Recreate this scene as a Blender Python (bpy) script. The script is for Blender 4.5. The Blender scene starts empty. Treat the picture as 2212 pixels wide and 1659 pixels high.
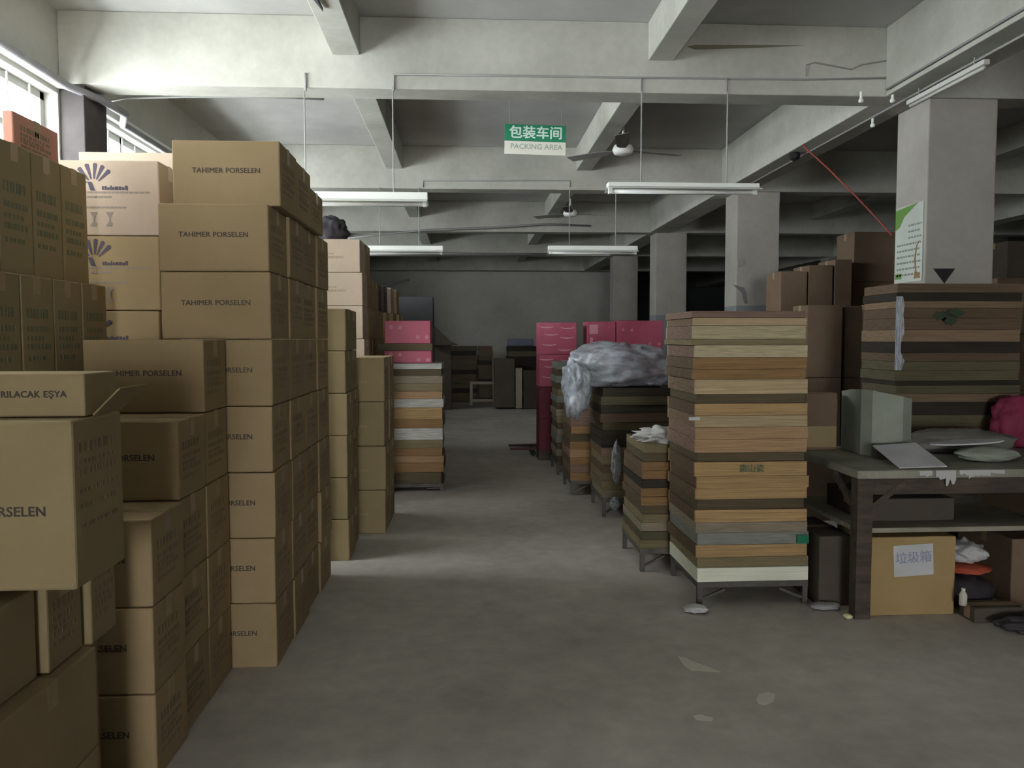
import bpy, bmesh, math, random
from mathutils import Vector, Matrix
random.seed(7)
SC = bpy.context.scene
COL = SC.collection
R = math.radians

# ------------------------------------------------------------------ camera
EYE = Vector((0, 0, 1.5))
FPX = 1730.0
YAW, PITCH, ROLL = R(3.26), R(3.25), R(-0.1)
cam = bpy.data.cameras.new('camera')
cam.sensor_width = 36.0
cam.lens = FPX / 2212 * 36.0
cam.clip_start = 0.05
cam_ob = bpy.data.objects.new('camera', cam)
COL.objects.link(cam_ob)
_f = Vector((math.sin(YAW) * math.cos(PITCH), math.cos(YAW) * math.cos(PITCH), -math.sin(PITCH)))
_r = Vector((math.cos(YAW), -math.sin(YAW), 0))
_u = _r.cross(_f)
_r2 = _r * math.cos(ROLL) + _u * math.sin(ROLL)
_u2 = -_r * math.sin(ROLL) + _u * math.cos(ROLL)
cam_ob.matrix_world = Matrix(((_r2.x, _u2.x, -_f.x, EYE.x), (_r2.y, _u2.y, -_f.y, EYE.y),
                              (_r2.z, _u2.z, -_f.z, EYE.z), (0, 0, 0, 1)))
SC.camera = cam_ob

# ------------------------------------------------------------------ sky, daylight, exposure
W = bpy.data.worlds.new('overcast_sky')
SC.world = W
W.use_nodes = True
bg = W.node_tree.nodes['Background']
bg.inputs[0].default_value = (0.97, 0.97, 0.985, 1)
bg.inputs[1].default_value = 28.0
SC.view_settings.view_transform = 'Standard'
SC.view_settings.look = 'None'
SC.view_settings.gamma = 1
SC.view_settings.exposure = 0.0
SC.view_settings.use_curve_mapping = False
SC.cycles.use_denoising = True
SC.cycles.max_bounces = 10
SC.cycles.diffuse_bounces = 7
SC.cycles.sample_clamp_indirect = 6.0


def ray(px, py):
    return _f + _r2 * ((px - 1106) / FPX) - _u2 * ((py - 829.5) / FPX)


def at(px, py, Y):
    """point of the place at distance Y seen at a pixel of the photograph"""
    d = ray(px, py)
    return EYE + d * (Y / d.y)


def onz(px, py, z=0.0):
    d = ray(px, py)
    return EYE + d * ((z - 1.5) / d.z)


# ------------------------------------------------------------------ materials
MAT = {}


def base_mat(name, rough=0.8, spec=0.3):
    m = bpy.data.materials.new(name)
    m.use_nodes = True
    nt = m.node_tree
    b = nt.nodes['Principled BSDF']
    b.inputs['Roughness'].default_value = rough
    b.inputs['Specular IOR Level'].default_value = spec
    return m, nt, b


def rgb(c):
    return (c[0], c[1], c[2], 1)


def noisy(name, c1, c2, scale=3.0, stretch=(1, 1, 1), rough=0.85, spec=0.2, rnd=0.0, bump=0.0, detail=6.0,
          lo=0.3, hi=0.7, fine=0.0, extra=None):
    """two-tone noise material in object space, with optional brightness change from object to object"""
    if name in MAT:
        return MAT[name]
    m, nt, b = base_mat(name, rough, spec)
    N, L = nt.nodes, nt.links
    tc = N.new('ShaderNodeTexCoord')
    oi = N.new('ShaderNodeObjectInfo')
    mp = N.new('ShaderNodeMapping')
    mp.inputs['Scale'].default_value = stretch
    L.new(tc.outputs['Object'], mp.inputs['Vector'])
    ad = N.new('ShaderNodeVectorMath'); ad.operation = 'MULTIPLY_ADD'
    ad.inputs[1].default_value = (37, 21, 11)
    L.new(oi.outputs['Random'], ad.inputs[0])
    L.new(mp.outputs[0], ad.inputs[2])
    no = N.new('ShaderNodeTexNoise')
    no.inputs['Scale'].default_value = scale
    no.inputs['Detail'].default_value = detail
    no.inputs['Roughness'].default_value = 0.6
    L.new(ad.outputs[0], no.inputs['Vector'])
    cr = N.new('ShaderNodeValToRGB')
    cr.color_ramp.elements[0].position = lo; cr.color_ramp.elements[0].color = rgb(c1)
    cr.color_ramp.elements[1].position = hi; cr.color_ramp.elements[1].color = rgb(c2)
    L.new(no.outputs['Fac'], cr.inputs[0])
    out = cr.outputs[0]
    if fine:
        n2 = N.new('ShaderNodeTexNoise'); n2.inputs['Scale'].default_value = scale * 14
        n2.inputs['Detail'].default_value = 3
        L.new(ad.outputs[0], n2.inputs['Vector'])
        mr = N.new('ShaderNodeMapRange')
        mr.inputs['To Min'].default_value = 1 - fine; mr.inputs['To Max'].default_value = 1 + fine
        L.new(n2.outputs['Fac'], mr.inputs['Value'])
        vm = N.new('ShaderNodeVectorMath'); vm.operation = 'SCALE'
        L.new(out, vm.inputs[0]); L.new(mr.outputs[0], vm.inputs['Scale'])
        out = vm.outputs[0]
    if rnd:
        mr = N.new('ShaderNodeMapRange')
        mr.inputs['To Min'].default_value = 1 - rnd; mr.inputs['To Max'].default_value = 1 + rnd
        L.new(oi.outputs['Random'], mr.inputs['Value'])
        vm = N.new('ShaderNodeVectorMath'); vm.operation = 'SCALE'
        L.new(out, vm.inputs[0]); L.new(mr.outputs[0], vm.inputs['Scale'])
        out = vm.outputs[0]
    if extra:
        out = extra(nt, tc, out)
    L.new(out, b.inputs['Base Color'])
    if bump:
        bp = N.new('ShaderNodeBump'); bp.inputs['Strength'].default_value = bump
        bp.inputs['Distance'].default_value = 0.01
        L.new(no.outputs['Fac'], bp.inputs['Height']); L.new(bp.outputs[0], b.inputs['Normal'])
    MAT[name] = m
    return m


def plain(name, c, rough=0.7, spec=0.3, metal=0.0):
    if name in MAT:
        return MAT[name]
    m, nt, b = base_mat(name, rough, spec)
    b.inputs['Base Color'].default_value = rgb(c)
    b.inputs['Metallic'].default_value = metal
    MAT[name] = m
    return m


def dado(nt, tc, out):
    """grey paint on the lower part of a pillar"""
    N, L = nt.nodes, nt.links
    g = N.new('ShaderNodeNewGeometry')
    sx = N.new('ShaderNodeSeparateXYZ'); L.new(g.outputs['Position'], sx.inputs[0])
    lt = N.new('ShaderNodeMath'); lt.operation = 'LESS_THAN'; lt.inputs[1].default_value = 1.88
    L.new(sx.outputs['Z'], lt.inputs[0])
    mx = N.new('ShaderNodeMix'); mx.data_type = 'RGBA'
    L.new(lt.outputs[0], mx.inputs['Factor']); L.new(out, mx.inputs['A'])
    mx.inputs['B'].default_value = (0.22, 0.235, 0.25, 1)
    return mx.outputs['Result']


PLASTER = noisy('whitewashed_plaster', (0.43, 0.425, 0.385), (0.58, 0.575, 0.535), 0.9, rough=0.95, spec=0.1, fine=0.06)
SLAB = noisy('ceiling_limewash', (0.36, 0.36, 0.345), (0.52, 0.52, 0.505), 0.7, rough=0.95, spec=0.1, fine=0.05)
BEAMM = noisy('beam_limewash', (0.36, 0.36, 0.315), (0.54, 0.54, 0.49), 1.3, rough=0.95, spec=0.1, fine=0.10)
PILLARM = noisy('painted_pillar', (0.31, 0.295, 0.265), (0.42, 0.40, 0.365), 1.2, rough=0.9, spec=0.1, fine=0.06, extra=dado)
DARKWALL = noisy('unlit_grey_wall', (0.10, 0.115, 0.11), (0.19, 0.205, 0.195), 0.6, rough=0.95, spec=0.1)  # dark base tone carries the low light of the right bays
FLOORM = noisy('worn_concrete_floor', (0.38, 0.355, 0.315), (0.60, 0.56, 0.50), 0.75, rough=0.8, spec=0.25, fine=0.22,
               detail=9.0, lo=0.30, hi=0.68)
CARD = noisy('corrugated_cardboard', (0.285, 0.21, 0.114), (0.34, 0.252, 0.142), 2.0, rough=0.85, spec=0.15, rnd=0.07, fine=0.03)
CARDO = noisy('olive_cardboard', (0.255, 0.20, 0.11), (0.31, 0.245, 0.135), 2.0, rough=0.85, spec=0.15, rnd=0.07, fine=0.03)
CARDP = noisy('pale_cardboard', (0.42, 0.33, 0.255), (0.50, 0.405, 0.315), 2.0, rough=0.85, spec=0.15, rnd=0.06, fine=0.03)
CARDD = noisy('dull_brown_cardboard', (0.145, 0.10, 0.066), (0.205, 0.145, 0.10), 2.0, rough=0.85, spec=0.15, rnd=0.1, fine=0.04)
CARDG = noisy('grey_cardboard', (0.07, 0.072, 0.078), (0.10, 0.102, 0.108), 2.0, rough=0.85)
CARDR = noisy('reddish_cardboard', (0.42, 0.20, 0.15), (0.50, 0.26, 0.20), 2.0, rough=0.85)
CARDK = noisy('blackish_cardboard', (0.07, 0.06, 0.05), (0.11, 0.09, 0.07), 2.0, rough=0.9)
PINK = noisy('pink_printed_card', (0.36, 0.05, 0.10), (0.46, 0.09, 0.15), 2.5, rough=0.5, spec=0.4, rnd=0.08)
TAPE = plain('brown_packing_tape', (0.30, 0.215, 0.12), 0.35, 0.5)
PTAPE = plain('pale_packing_tape', (0.56, 0.46, 0.36), 0.35, 0.5)
INK = plain('black_print_ink', (0.065, 0.055, 0.05), 0.8)
INKG = plain('green_print_ink', (0.15, 0.15, 0.085), 0.8)
INKF = plain('faint_brown_ink', (0.20, 0.148, 0.085), 0.8)
PINKSHADE = noisy('shaded_pink_card', (.09, .012, .022), (.14, .02, .035), 2.5, rough=.6)  # pink card darkened to paint the shade on the lower boxes
PILASTM = noisy('mottled_dark_pilaster', (.055, .05, .05), (.10, .09, .09), 3, rough=.9)  # mottled dark tone over the whole pilaster
WHITE = plain('white_enamel', (0.82, 0.84, 0.80), 0.4, 0.4)
PAPER = noisy('white_paper', (0.50, 0.51, 0.52), (0.60, 0.61, 0.62), 6, rough=0.8)
STEEL = noisy('rusty_dark_steel', (0.06, 0.06, 0.055), (0.13, 0.115, 0.10), 8, rough=0.7, spec=0.4)
GREYMET = plain('grey_conduit', (0.30, 0.30, 0.29), 0.6)
PALECON = plain('pale_conduit', (0.55, 0.55, 0.52), 0.6)
BLACK = plain('matt_black_rubber', (0.02, 0.02, 0.02), 0.8)
GREEN = plain('sign_green', (0.015, 0.22, 0.11), 0.5)
LGREEN = plain('pale_sign_lettering', (0.62, 0.78, 0.70), 0.6)
CREAM = plain('cream_sign_board', (0.78, 0.77, 0.68), 0.5)
DKWOOD = noisy('dark_stained_timber', (0.05, 0.04, 0.035), (0.11, 0.085, 0.065), 4, (1, 6, 6), rough=0.8)
OLDWOOD = noisy('old_grey_timber', (0.22, 0.20, 0.15), (0.36, 0.33, 0.26), 5, (1, 6, 6), rough=0.8)
TABLEM = noisy('stained_table_board', (0.19, 0.19, 0.15), (0.34, 0.33, 0.27), 3, rough=0.7, spec=0.3, fine=0.15)

WOODC = {
    'golden': (0.46, 0.305, 0.145), 'pale': (0.48, 0.37, 0.22), 'sandy': (0.50, 0.43, 0.27), 'brown': (0.30, 0.18, 0.08),
    'dark': (0.12, 0.095, 0.055), 'grey': (0.29, 0.245, 0.18), 'umber': (0.14, 0.095, 0.06), 'mudtan': (0.23, 0.16, 0.10), 'darkolive': (0.12, 0.105, 0.06), 'blackbrown': (.04, .033, .025), 'white': (0.72, 0.74, 0.60), 'olive': (0.23, 0.19, 0.105),  # the darkest keys are plain near-black and dark olive browns
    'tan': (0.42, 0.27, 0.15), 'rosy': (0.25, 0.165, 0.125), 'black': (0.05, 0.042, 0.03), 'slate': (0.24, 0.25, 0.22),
    'whitish': (0.50, 0.50, 0.46),
}
SPECK = {'sandy', 'whitish', 'slate', 'grey'}


def wood(k):
    c = WOODC[k]
    lo = tuple(v * (0.52 if k not in ('white',) else 0.93) for v in c)
    hi = tuple(min(1, v * 1.15) for v in c)
    return noisy(k + '_tray_wood', lo, hi, 3.2 if k not in SPECK else 7, (1, 4, 6) if k not in SPECK else (1, 2, 2.5),
                 rough=0.75, spec=0.2, rnd=0.10, fine=0.10, bump=0.2)


# ------------------------------------------------------------------ mesh helpers
class MB:
    def __init__(self):
        self.bm = bmesh.new()

    def box(self, x0, x1, y0, y1, z0, z1, bev=0.0, rot=None, piv=None):
        bm = self.bm
        g = bmesh.ops.create_cube(bm, size=1)
        vs = g['verts']
        bmesh.ops.scale(bm, vec=(x1 - x0, y1 - y0, z1 - z0), verts=vs)
        if rot:
            bmesh.ops.rotate(bm, cent=(0, 0, 0), matrix=rot, verts=vs)
        bmesh.ops.translate(bm, vec=((x0 + x1) / 2, (y0 + y1) / 2, (z0 + z1) / 2), verts=vs)
        if bev:
            es = list({e for v in vs for e in v.link_edges})
            bmesh.ops.bevel(bm, geom=es, offset=bev, segments=2, affect='EDGES', profile=0.5)
        return self

    def bar(self, a, b, w, h=None):
        """square bar from a to b"""
        h = h or w
        a, b = Vector(a), Vector(b)
        d = b - a
        q = d.to_track_quat('X', 'Z').to_matrix()
        bm = self.bm
        vs = bmesh.ops.create_cube(bm, size=1)['verts']
        bmesh.ops.scale(bm, vec=(d.length, w, h), verts=vs)
        bmesh.ops.rotate(bm, cent=(0, 0, 0), matrix=q, verts=vs)
        bmesh.ops.translate(bm, vec=(a + b) / 2, verts=vs)
        return self

    def tube(self, pts, r, seg=8, cap=True):
        bm = self.bm
        pts = [Vector(p) for p in pts]
        rr = r if isinstance(r, (list, tuple)) else [r] * len(pts)
        rings = []
        for i, p in enumerate(pts):
            t = (pts[min(i + 1, len(pts) - 1)] - pts[max(i - 1, 0)]).normalized()
            n = t.orthogonal().normalized() if i == 0 else (n - t * n.dot(t)).normalized()
            b = t.cross(n)
            rings.append([bm.verts.new(p + (n * math.cos(a) + b * math.sin(a)) * rr[i])
                          for a in (2 * math.pi * k / seg for k in range(seg))])
        for i in range(len(rings) - 1):
            for k in range(seg):
                bm.faces.new((rings[i][k], rings[i][(k + 1) % seg], rings[i + 1][(k + 1) % seg], rings[i + 1][k]))
        if cap:
            bm.faces.new(rings[0][::-1]); bm.faces.new(rings[-1])
        return self

    def poly(self, pts, th=0.0):
        """flat polygon, given thickness th along its normal"""
        bm = self.bm
        pts = [Vector(p) for p in pts]
        f = bm.faces.new([bm.verts.new(p) for p in pts])
        if th:
            f.normal_update()
            n = f.normal.copy() * th
            r = bmesh.ops.extrude_face_region(bm, geom=[f])
            bmesh.ops.translate(bm, vec=n, verts=[g for g in r['geom'] if isinstance(g, bmesh.types.BMVert)])
        return self

    def mesh(self, name, mat, smooth=False):
        bmesh.ops.recalc_face_normals(self.bm, faces=self.bm.faces)
        me = bpy.data.meshes.new(name)
        self.bm.to_mesh(me)
        self.bm.free()
        if mat:
            me.materials.append(mat)
        if smooth:
            for p in me.polygons:
                p.use_smooth = True
        return me

    def build(self, name, mat, parent=None, smooth=False, loc=None):
        return link(name, self.mesh(name, mat, smooth), parent, loc)


def link(name, data, parent=None, loc=None, rz=0.0):
    o = bpy.data.objects.new(name, data)
    COL.objects.link(o)
    if parent:
        o.parent = parent
    if loc is not None:
        o.location = loc
    o.rotation_euler.z = rz
    return o


def tag(o, label, cat, group=None, kind=None):
    n_ = len(label.replace('-', ' ').split())
    if n_ > 16: print('LONG', n_, label)
    o['label'] = label
    o['category'] = cat
    if group:
        o['group'] = group
    if kind:
        o['kind'] = kind
    return o


def empty(name, loc, rz=0.0):
    return link(name, None, None, loc, rz)


def struct(name, mb, mat, label=None, parent=None):
    o = mb.build(name, mat, parent)
    if not parent:
        o['kind'] = 'structure'
        if label:
            o['label'] = label
    return o


FONT_CACHE = {}


def text_mesh(s, size, mat, bold=0.0, squash=1.0, spacing=1.0):
    k = (s, size, mat.name, bold, squash, spacing)
    if k in FONT_CACHE:
        return FONT_CACHE[k]
    c = bpy.data.curves.new('lettering', 'FONT')
    c.body = s
    c.size = size
    c.align_x = 'CENTER'
    c.align_y = 'CENTER'
    c.space_character = spacing
    c.resolution_u = 3
    c.extrude = 0.0004
    o = bpy.data.objects.new('lettering_tmp', c)
    COL.objects.link(o)
    dg = bpy.context.evaluated_depsgraph_get()
    me = bpy.data.meshes.new_from_object(o.evaluated_get(dg))
    bpy.data.objects.remove(o)
    bpy.data.curves.remove(c)
    me.materials.clear()
    me.materials.append(mat)
    # stand the text up in the XZ plane facing -Y
    for v in me.vertices:
        x, y, z = v.co
        v.co = (x * squash, -z, y)
    if bold:      # heavier strokes: the lettering printed a few times, each a hair aside
        bm = bmesh.new()
        for k_, (dx, dz) in enumerate(((-bold, 0), (bold, 0), (0, bold * .7), (0, -bold * .7))):
            m2 = me.copy()
            for v in m2.vertices:
                v.co += Vector((dx, -.00003 * k_, dz))
            bm.from_mesh(m2)
            bpy.data.meshes.remove(m2)
        bm.to_mesh(me)
        bm.free()
    FONT_CACHE[k] = me
    return me


def ordinal(n):
    w = ['first', 'second', 'third', 'fourth', 'fifth', 'sixth', 'seventh', 'eighth', 'ninth', 'tenth', 'eleventh',
         'twelfth', 'thirteenth', 'fourteenth', 'fifteenth', 'sixteenth', 'seventeenth', 'eighteenth', 'nineteenth',
         'twentieth', 'twenty-first', 'twenty-second', 'twenty-third', 'twenty-fourth', 'twenty-fifth', 'twenty-sixth']
    return w[n]


def from_top(i, n):
    return 'topmost' if i == n - 1 else ('lowest' if i == 0 else ordinal(n - 1 - i) + ' from top')


# ================================================================== THE HALL
HB, SL, HL = 3.2, 3.68, 3.42          # beam underside, slab, secondary beam underside
BY = [-8.96, -5.32, -1.68, 1.96, 5.6, 9.24, 12.88, 16.52, 20.16]   # front faces of the cross beams
BT = 0.24
XL, XR, YB, YF = -2.7, 11.5, -12.0, 20.6
WIN_Z0, WIN_Z1 = 1.25, 3.13

struct('floor', MB().box(XL - .3, XR + .3, YB - .3, 27, -0.2, 0), FLOORM)
struct('ceiling', MB().box(XL - .3, XR + .3, YB - .3, 27, SL, SL + .2), SLAB)
# cross beams
for i, y in enumerate(BY):
    struct('trim_%d' % (i + 1), MB().box(XL, XR, y, y + BT, HB, SL, 0.006), BEAMM)
# secondary beams running away from the camera
n = len(BY)
for (x0, x1, z) in ((-0.896, -0.708, HL), (1.267, 1.445, HL), (2.96, 3.30, HB), (5.6, 5.8, HL), (7.7, 8.0, HB), (9.6, 9.8, HL)):
    n += 1
    mb = MB()
    for k in range(-1, len(BY)):
        y0 = YB if k < 0 else BY[k] + BT + 0.001
        y1 = BY[k + 1] - 0.001 if k + 1 < len(BY) else 27
        if y1 > y0 + 0.05:
            mb.box(x0, x1, y0, y1, z, SL - .001, 0.006)
    struct('trim_%d' % n, mb, BEAMM)
# pillars down the right of the aisle and pilasters on the window wall
PX = {1.96: 3.34, 5.6: 3.285, 9.24: 3.15, 12.88: 3.065, 16.52: 3.05, -1.68: 3.4}
for y, x in sorted(PX.items()):
    n += 1
    struct('trim_%d' % n, MB().box(x, x + .51, y + .004, y + .42, 0, HB - .001 if x > 3.3 else HB - .001, 0.01), PILLARM)
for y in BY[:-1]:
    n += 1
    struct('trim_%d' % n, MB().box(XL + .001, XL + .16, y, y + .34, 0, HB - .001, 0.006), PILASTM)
for y in BY[1:]:
    n += 1
    struct('trim_%d' % n, MB().box(7.6, 8.1, y, y + .4, 0, HB - .001, 0.01), PILLARM)
TRIM_N = n

# left wall, windowed only ahead of the camera; other bays closed to cut daylight
lw = MB()
lw.box(XL - .25, XL, YB, 27, 0, WIN_Z0)
lw.box(XL - .25, XL, YB, 27, WIN_Z1, SL)
prev = YB
wins = []
# sills raised bay by bay, shaped to cut the daylight farther in
def sill(a):
    return 1.9 if a < 5 else (2.45 if a < 9 else 2.8)


for k, y in enumerate(BY):
    if k < len(BY) - 1 and 1.9 < y < 13:
        wins.append((y + .34, BY[k + 1] - .02))
for k, (a, b) in enumerate(wins):
    lw.box(XL - .25, XL, prev, a, WIN_Z0, WIN_Z1)
    lw.box(XL - .25, XL, a, b, WIN_Z0, sill(a))
    prev = b
lw.box(XL - .25, XL, prev, 27, WIN_Z0, WIN_Z1)
struct('wall_left', lw, PLASTER)
GLASS, gnt, gb = base_mat('dusty_window_glass', 0.1)
gt = gnt.nodes.new('ShaderNodeBsdfTransparent'); gt.inputs[0].default_value = (0.92, 0.95, 0.95, 1)
gg = gnt.nodes.new('ShaderNodeBsdfGlossy'); gg.inputs['Roughness'].default_value = 0.05
gm = gnt.nodes.new('ShaderNodeMixShader'); gm.inputs[0].default_value = 0.06
gnt.links.new(gt.outputs[0], gm.inputs[1]); gnt.links.new(gg.outputs[0], gm.inputs[2])
gnt.links.new(gm.outputs[0], gnt.nodes['Material Output'].inputs[0])
for k, (a, b) in enumerate(wins):
    wz = sill(a)
    f = MB()
    xw = XL - .14
    f.box(xw, xw + .05, a + .001, b - .001, wz, wz + .05)
    f.box(xw, xw + .05, a + .001, b - .001, WIN_Z1 - .05, WIN_Z1 - .001)
    for j in range(5):
        yy = a + (b - a - .05) * j / 4
        f.box(xw, xw + .05, yy + .001, yy + .049, wz, WIN_Z1 - .001)
    f.box(xw + .005, xw + .045, a + .001, b - .001, 2.80, 2.84)
    w = struct('window_%d' % (k + 1), f, plain('painted_window_frame', (0.55, 0.57, 0.55), 0.5))
    MB().box(xw + .02, xw + .026, a + .02, b - .02, wz + .02, WIN_Z1 - .02).build('pane', GLASS, w)
    br = MB()
    nb = 13
    for j in range(1, nb):
        yy = a + (b - a) * j / nb
        br.tube([(xw + .09, yy, wz + .02), (xw + .09, yy, WIN_Z1 - .02)], 0.007, 6)
    br.build('security_bars', PALECON, w)
    MB().box(XL - .02, XL + .05, a + .001, b - .001, WIN_Z1 + .03, WIN_Z1 + .09, .004).build('head_ledge', WHITE, w)
    # daylight coming in through this window (sampling portal for the sky)
    if True:
        ld = bpy.data.lights.new('window_portal', 'AREA')
        ld.shape = 'RECTANGLE'; ld.size = b - a; ld.size_y = WIN_Z1 - wz
        ld.cycles.is_portal = True
        lo = link('window_portal', ld, None, (XL - .26, (a + b) / 2, (wz + WIN_Z1) / 2))
        lo.rotation_euler = (R(90), 0, R(-90))

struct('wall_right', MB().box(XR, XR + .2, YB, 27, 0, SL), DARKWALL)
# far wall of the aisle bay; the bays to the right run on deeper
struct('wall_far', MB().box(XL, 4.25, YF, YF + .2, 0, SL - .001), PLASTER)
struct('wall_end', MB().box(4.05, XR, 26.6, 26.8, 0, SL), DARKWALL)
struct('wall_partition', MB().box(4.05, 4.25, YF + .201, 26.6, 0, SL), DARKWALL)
ADDED_REAR_OPENING = (-1.5, 1.7, 2.9)  # unseen opening added behind the camera, sized for the light it lets in
bw = MB()
bw.box(XL, ADDED_REAR_OPENING[0], YB - .25, YB, 0, SL)
bw.box(ADDED_REAR_OPENING[1], XR, YB - .25, YB, 0, SL)
bw.box(ADDED_REAR_OPENING[0], ADDED_REAR_OPENING[1], YB - .25, YB, ADDED_REAR_OPENING[2], SL)
struct('wall_rear', bw, PLASTER)
ld = bpy.data.lights.new('added_rear_opening_portal', 'AREA')
ld.shape = 'RECTANGLE'; ld.size = ADDED_REAR_OPENING[1] - ADDED_REAR_OPENING[0]; ld.size_y = ADDED_REAR_OPENING[2]
ld.cycles.is_portal = True
lo = link('added_rear_opening_portal', ld, None, ((ADDED_REAR_OPENING[0] + ADDED_REAR_OPENING[1]) / 2, YB - .26, ADDED_REAR_OPENING[2] / 2))
lo.rotation_euler = (R(90), 0, R(180))

# ================================================================== CARTONS
CART = {}


def marks(w, h, x0, z0, rows, rnd):
    """small printed blocks, a few letters wide, in rows"""
    mb = MB()
    for (dz, ht, ln) in rows:
        x = x0
        while x < x0 + ln * w:
            l = rnd.uniform(.008, .022)
            mb.box(x, x + l, -.0006, .0004, z0 + dz, z0 + dz + ht)
            x += l + rnd.uniform(.004, .009)
    return mb


def carton_parts(w, d, h, kind, mat):
    k = (round(w, 3), round(d, 3), round(h, 3), kind, mat.name)
    if k in CART:
        return CART[k]
    rnd = random.Random(hash(k[:3]) & 255)
    P = []
    body = MB().box(-w / 2, w / 2, 0, d, 0, h, 0.006)
    old = set(body.bm.faces)
    tp = TAPE if mat is not CARDP else PTAPE
    P.append(('packing_tape', MB().box(-w / 2 + .004, w / 2 - .004, d / 2 - .025, d / 2 + .025, h - .0005, h + .0006)
              .box(-w / 2 - .0007, -w / 2 + .0002, d / 2 - .025, d / 2 + .025, h - .07, h + .0006)
              .box(w / 2 - .0002, w / 2 + .0007, d / 2 - .025, d / 2 + .025, h - .07, h + .0006)
              .mesh('packing_tape', tp), (0, 0, 0), 0))
    if 'word' in kind:
        P.append(('front_lettering', text_mesh('TAHIMER PORSELEN', .0325 * w / .48, INK, .0007, 1.0, 1.04), (0, -.0008, h * .54), 0))
    ink = INKG if 'green' in kind else INKF
    if 'lines' in kind:
        gx = .14
        x_ = w / 2
        for (dz, ht, ln) in ((.62, .030, .62), (.50, .018, .66), (.42, .014, .5), (.34, .018, .66), (.24, .014, .55)):
            y = gx * d
            while y < (gx + ln) * d:
                l = rnd.uniform(.008, .022)
                body.box(x_ - .001, x_ + .0007, y, min(y + l, d * .93), h * dz, h * dz + ht * (h / .3) ** .6)
                y += l + rnd.uniform(.004, .014)
    for f_ in body.bm.faces:
        if f_ not in old:
            f_.material_index = 1
    me = body.mesh('box_body', mat)
    if 'lines' in kind:
        me.materials.append(ink)
    P.insert(0, ('box_body', me, (0, 0, 0), 0))
    if 'fan' in kind:
        P += fan_marks(w, h)
    if 'faint' in kind:
        P.append(('front_print', marks(w, h, -w * .22, h * .42, ((.0, .02, .42), (.035, .014, .25)), rnd)
                  .mesh('front_print', plain('pale_brown_ink', (.34, .25, .17))), (0, -.0006, 0), 0))
    CART[k] = P
    return P


def fan_marks(w, h):
    """fan-shaped emblem, name line, text rules and handling symbols of the pale cartons"""
    cx, cz = w * .035, h * .74
    mb = MB()
    for a in (-62, -38, -16, 6, 26, 46):
        A = R(a)
        d = Vector((math.sin(A), 0, math.cos(A)))
        s = Vector((d.z, 0, -d.x))
        o = Vector((cx - .02, -.0008, cz - .03))
        r0, r1 = .035, .105
        mb.poly([o + d * r0 - s * .003, o + d * r0 + s * .003, o + d * r1 + s * .010, o + d * (r1 + .006), o + d * r1 - s * .010], .0004)
    o = Vector((cx - .035, -.0008, cz - .05))
    mb.poly([o, o + Vector((.022, 0, -.002)), o + Vector((.006, 0, .04)), o + Vector((-.012, 0, .04))], .0004)
    rnd = random.Random(3)
    x = cx + .02
    while x < cx + .13:
        l = rnd.uniform(.007, .014)
        mb.box(x, x + l, -.001, -.0002, cz - .048, cz - .048 + rnd.uniform(.012, .022))
        x += l + .003
    ru = MB()
    for (x0, x1, z) in ((-.08, .42, .56), (-.08, .12, .50), (-.08, .22, .36)):
        x = x0 * w
        while x < x1 * w:
            l = rnd.uniform(.01, .025)
            ru.box(x, x + l, -.001, -.0002, z * h, z * h + .009)
            x += l + .004
    sy = MB()
    for sx in (0.0, .12):       # goblet and umbrella symbols
        X = sx * w
        sy.poly([(X - .018, -.0008, .31 * h), (X + .018, -.0008, .31 * h), (X + .006, -.0008, .25 * h), (X - .006, -.0008, .25 * h)], .0004)
        sy.box(X - .003, X + .003, -.0012, -.0004, .17 * h, .25 * h)
        sy.poly([(X - .02, -.0008, .12 * h), (X + .012, -.0008, .12 * h), (X + .012, -.0008, .17 * h), (X - .004, -.0008, .18 * h)], .0004)
    b = plain('blue_black_ink', (.07, .06, .09))
    return [('fan_emblem', mb.mesh('fan_emblem', b), (0, 0, 0), 0),
            ('front_print', ru.mesh('front_print', plain('grey_ink', (.26, .22, .19))), (0, 0, 0), 0),
            ('handling_symbols', sy.mesh('handling_symbols', plain('grey_ink', (.26, .22, .19))), (0, 0, 0), 0)]


def carton(x, y, z, w, d, h, kind, mat, label, group=None, rz=0.0, name='shipping_carton', jit=.006):
    """x = right side, y = front face, z = underside"""
    jx = random.uniform(-jit, jit) if jit else 0
    o = empty(name, (x - w / 2 + jx, y, z), rz)
    for (nm, me, loc, r) in carton_parts(w, d - .004, h - .003, kind, mat):
        link(nm, me, o, loc, r)
    tag(o, label, 'carton', group)
    return o


def carton_stack(x, y, w, d, h, levels, kind, mat, where, group, z=0.0, first=1, adj='brown'):
    out = []
    for l in range(levels):
        t = levels - first
        pos = 'topmost' if l == levels - 1 else ('at floor level' if l == 0 and z == 0 else ordinal(levels - 1 - l) + ' from the top')
        out.append(carton(x, y, z + l * h, w, d, h, kind, mat, '%s carton %s, %s' % (adj, where, pos), group))
    return out


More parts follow.
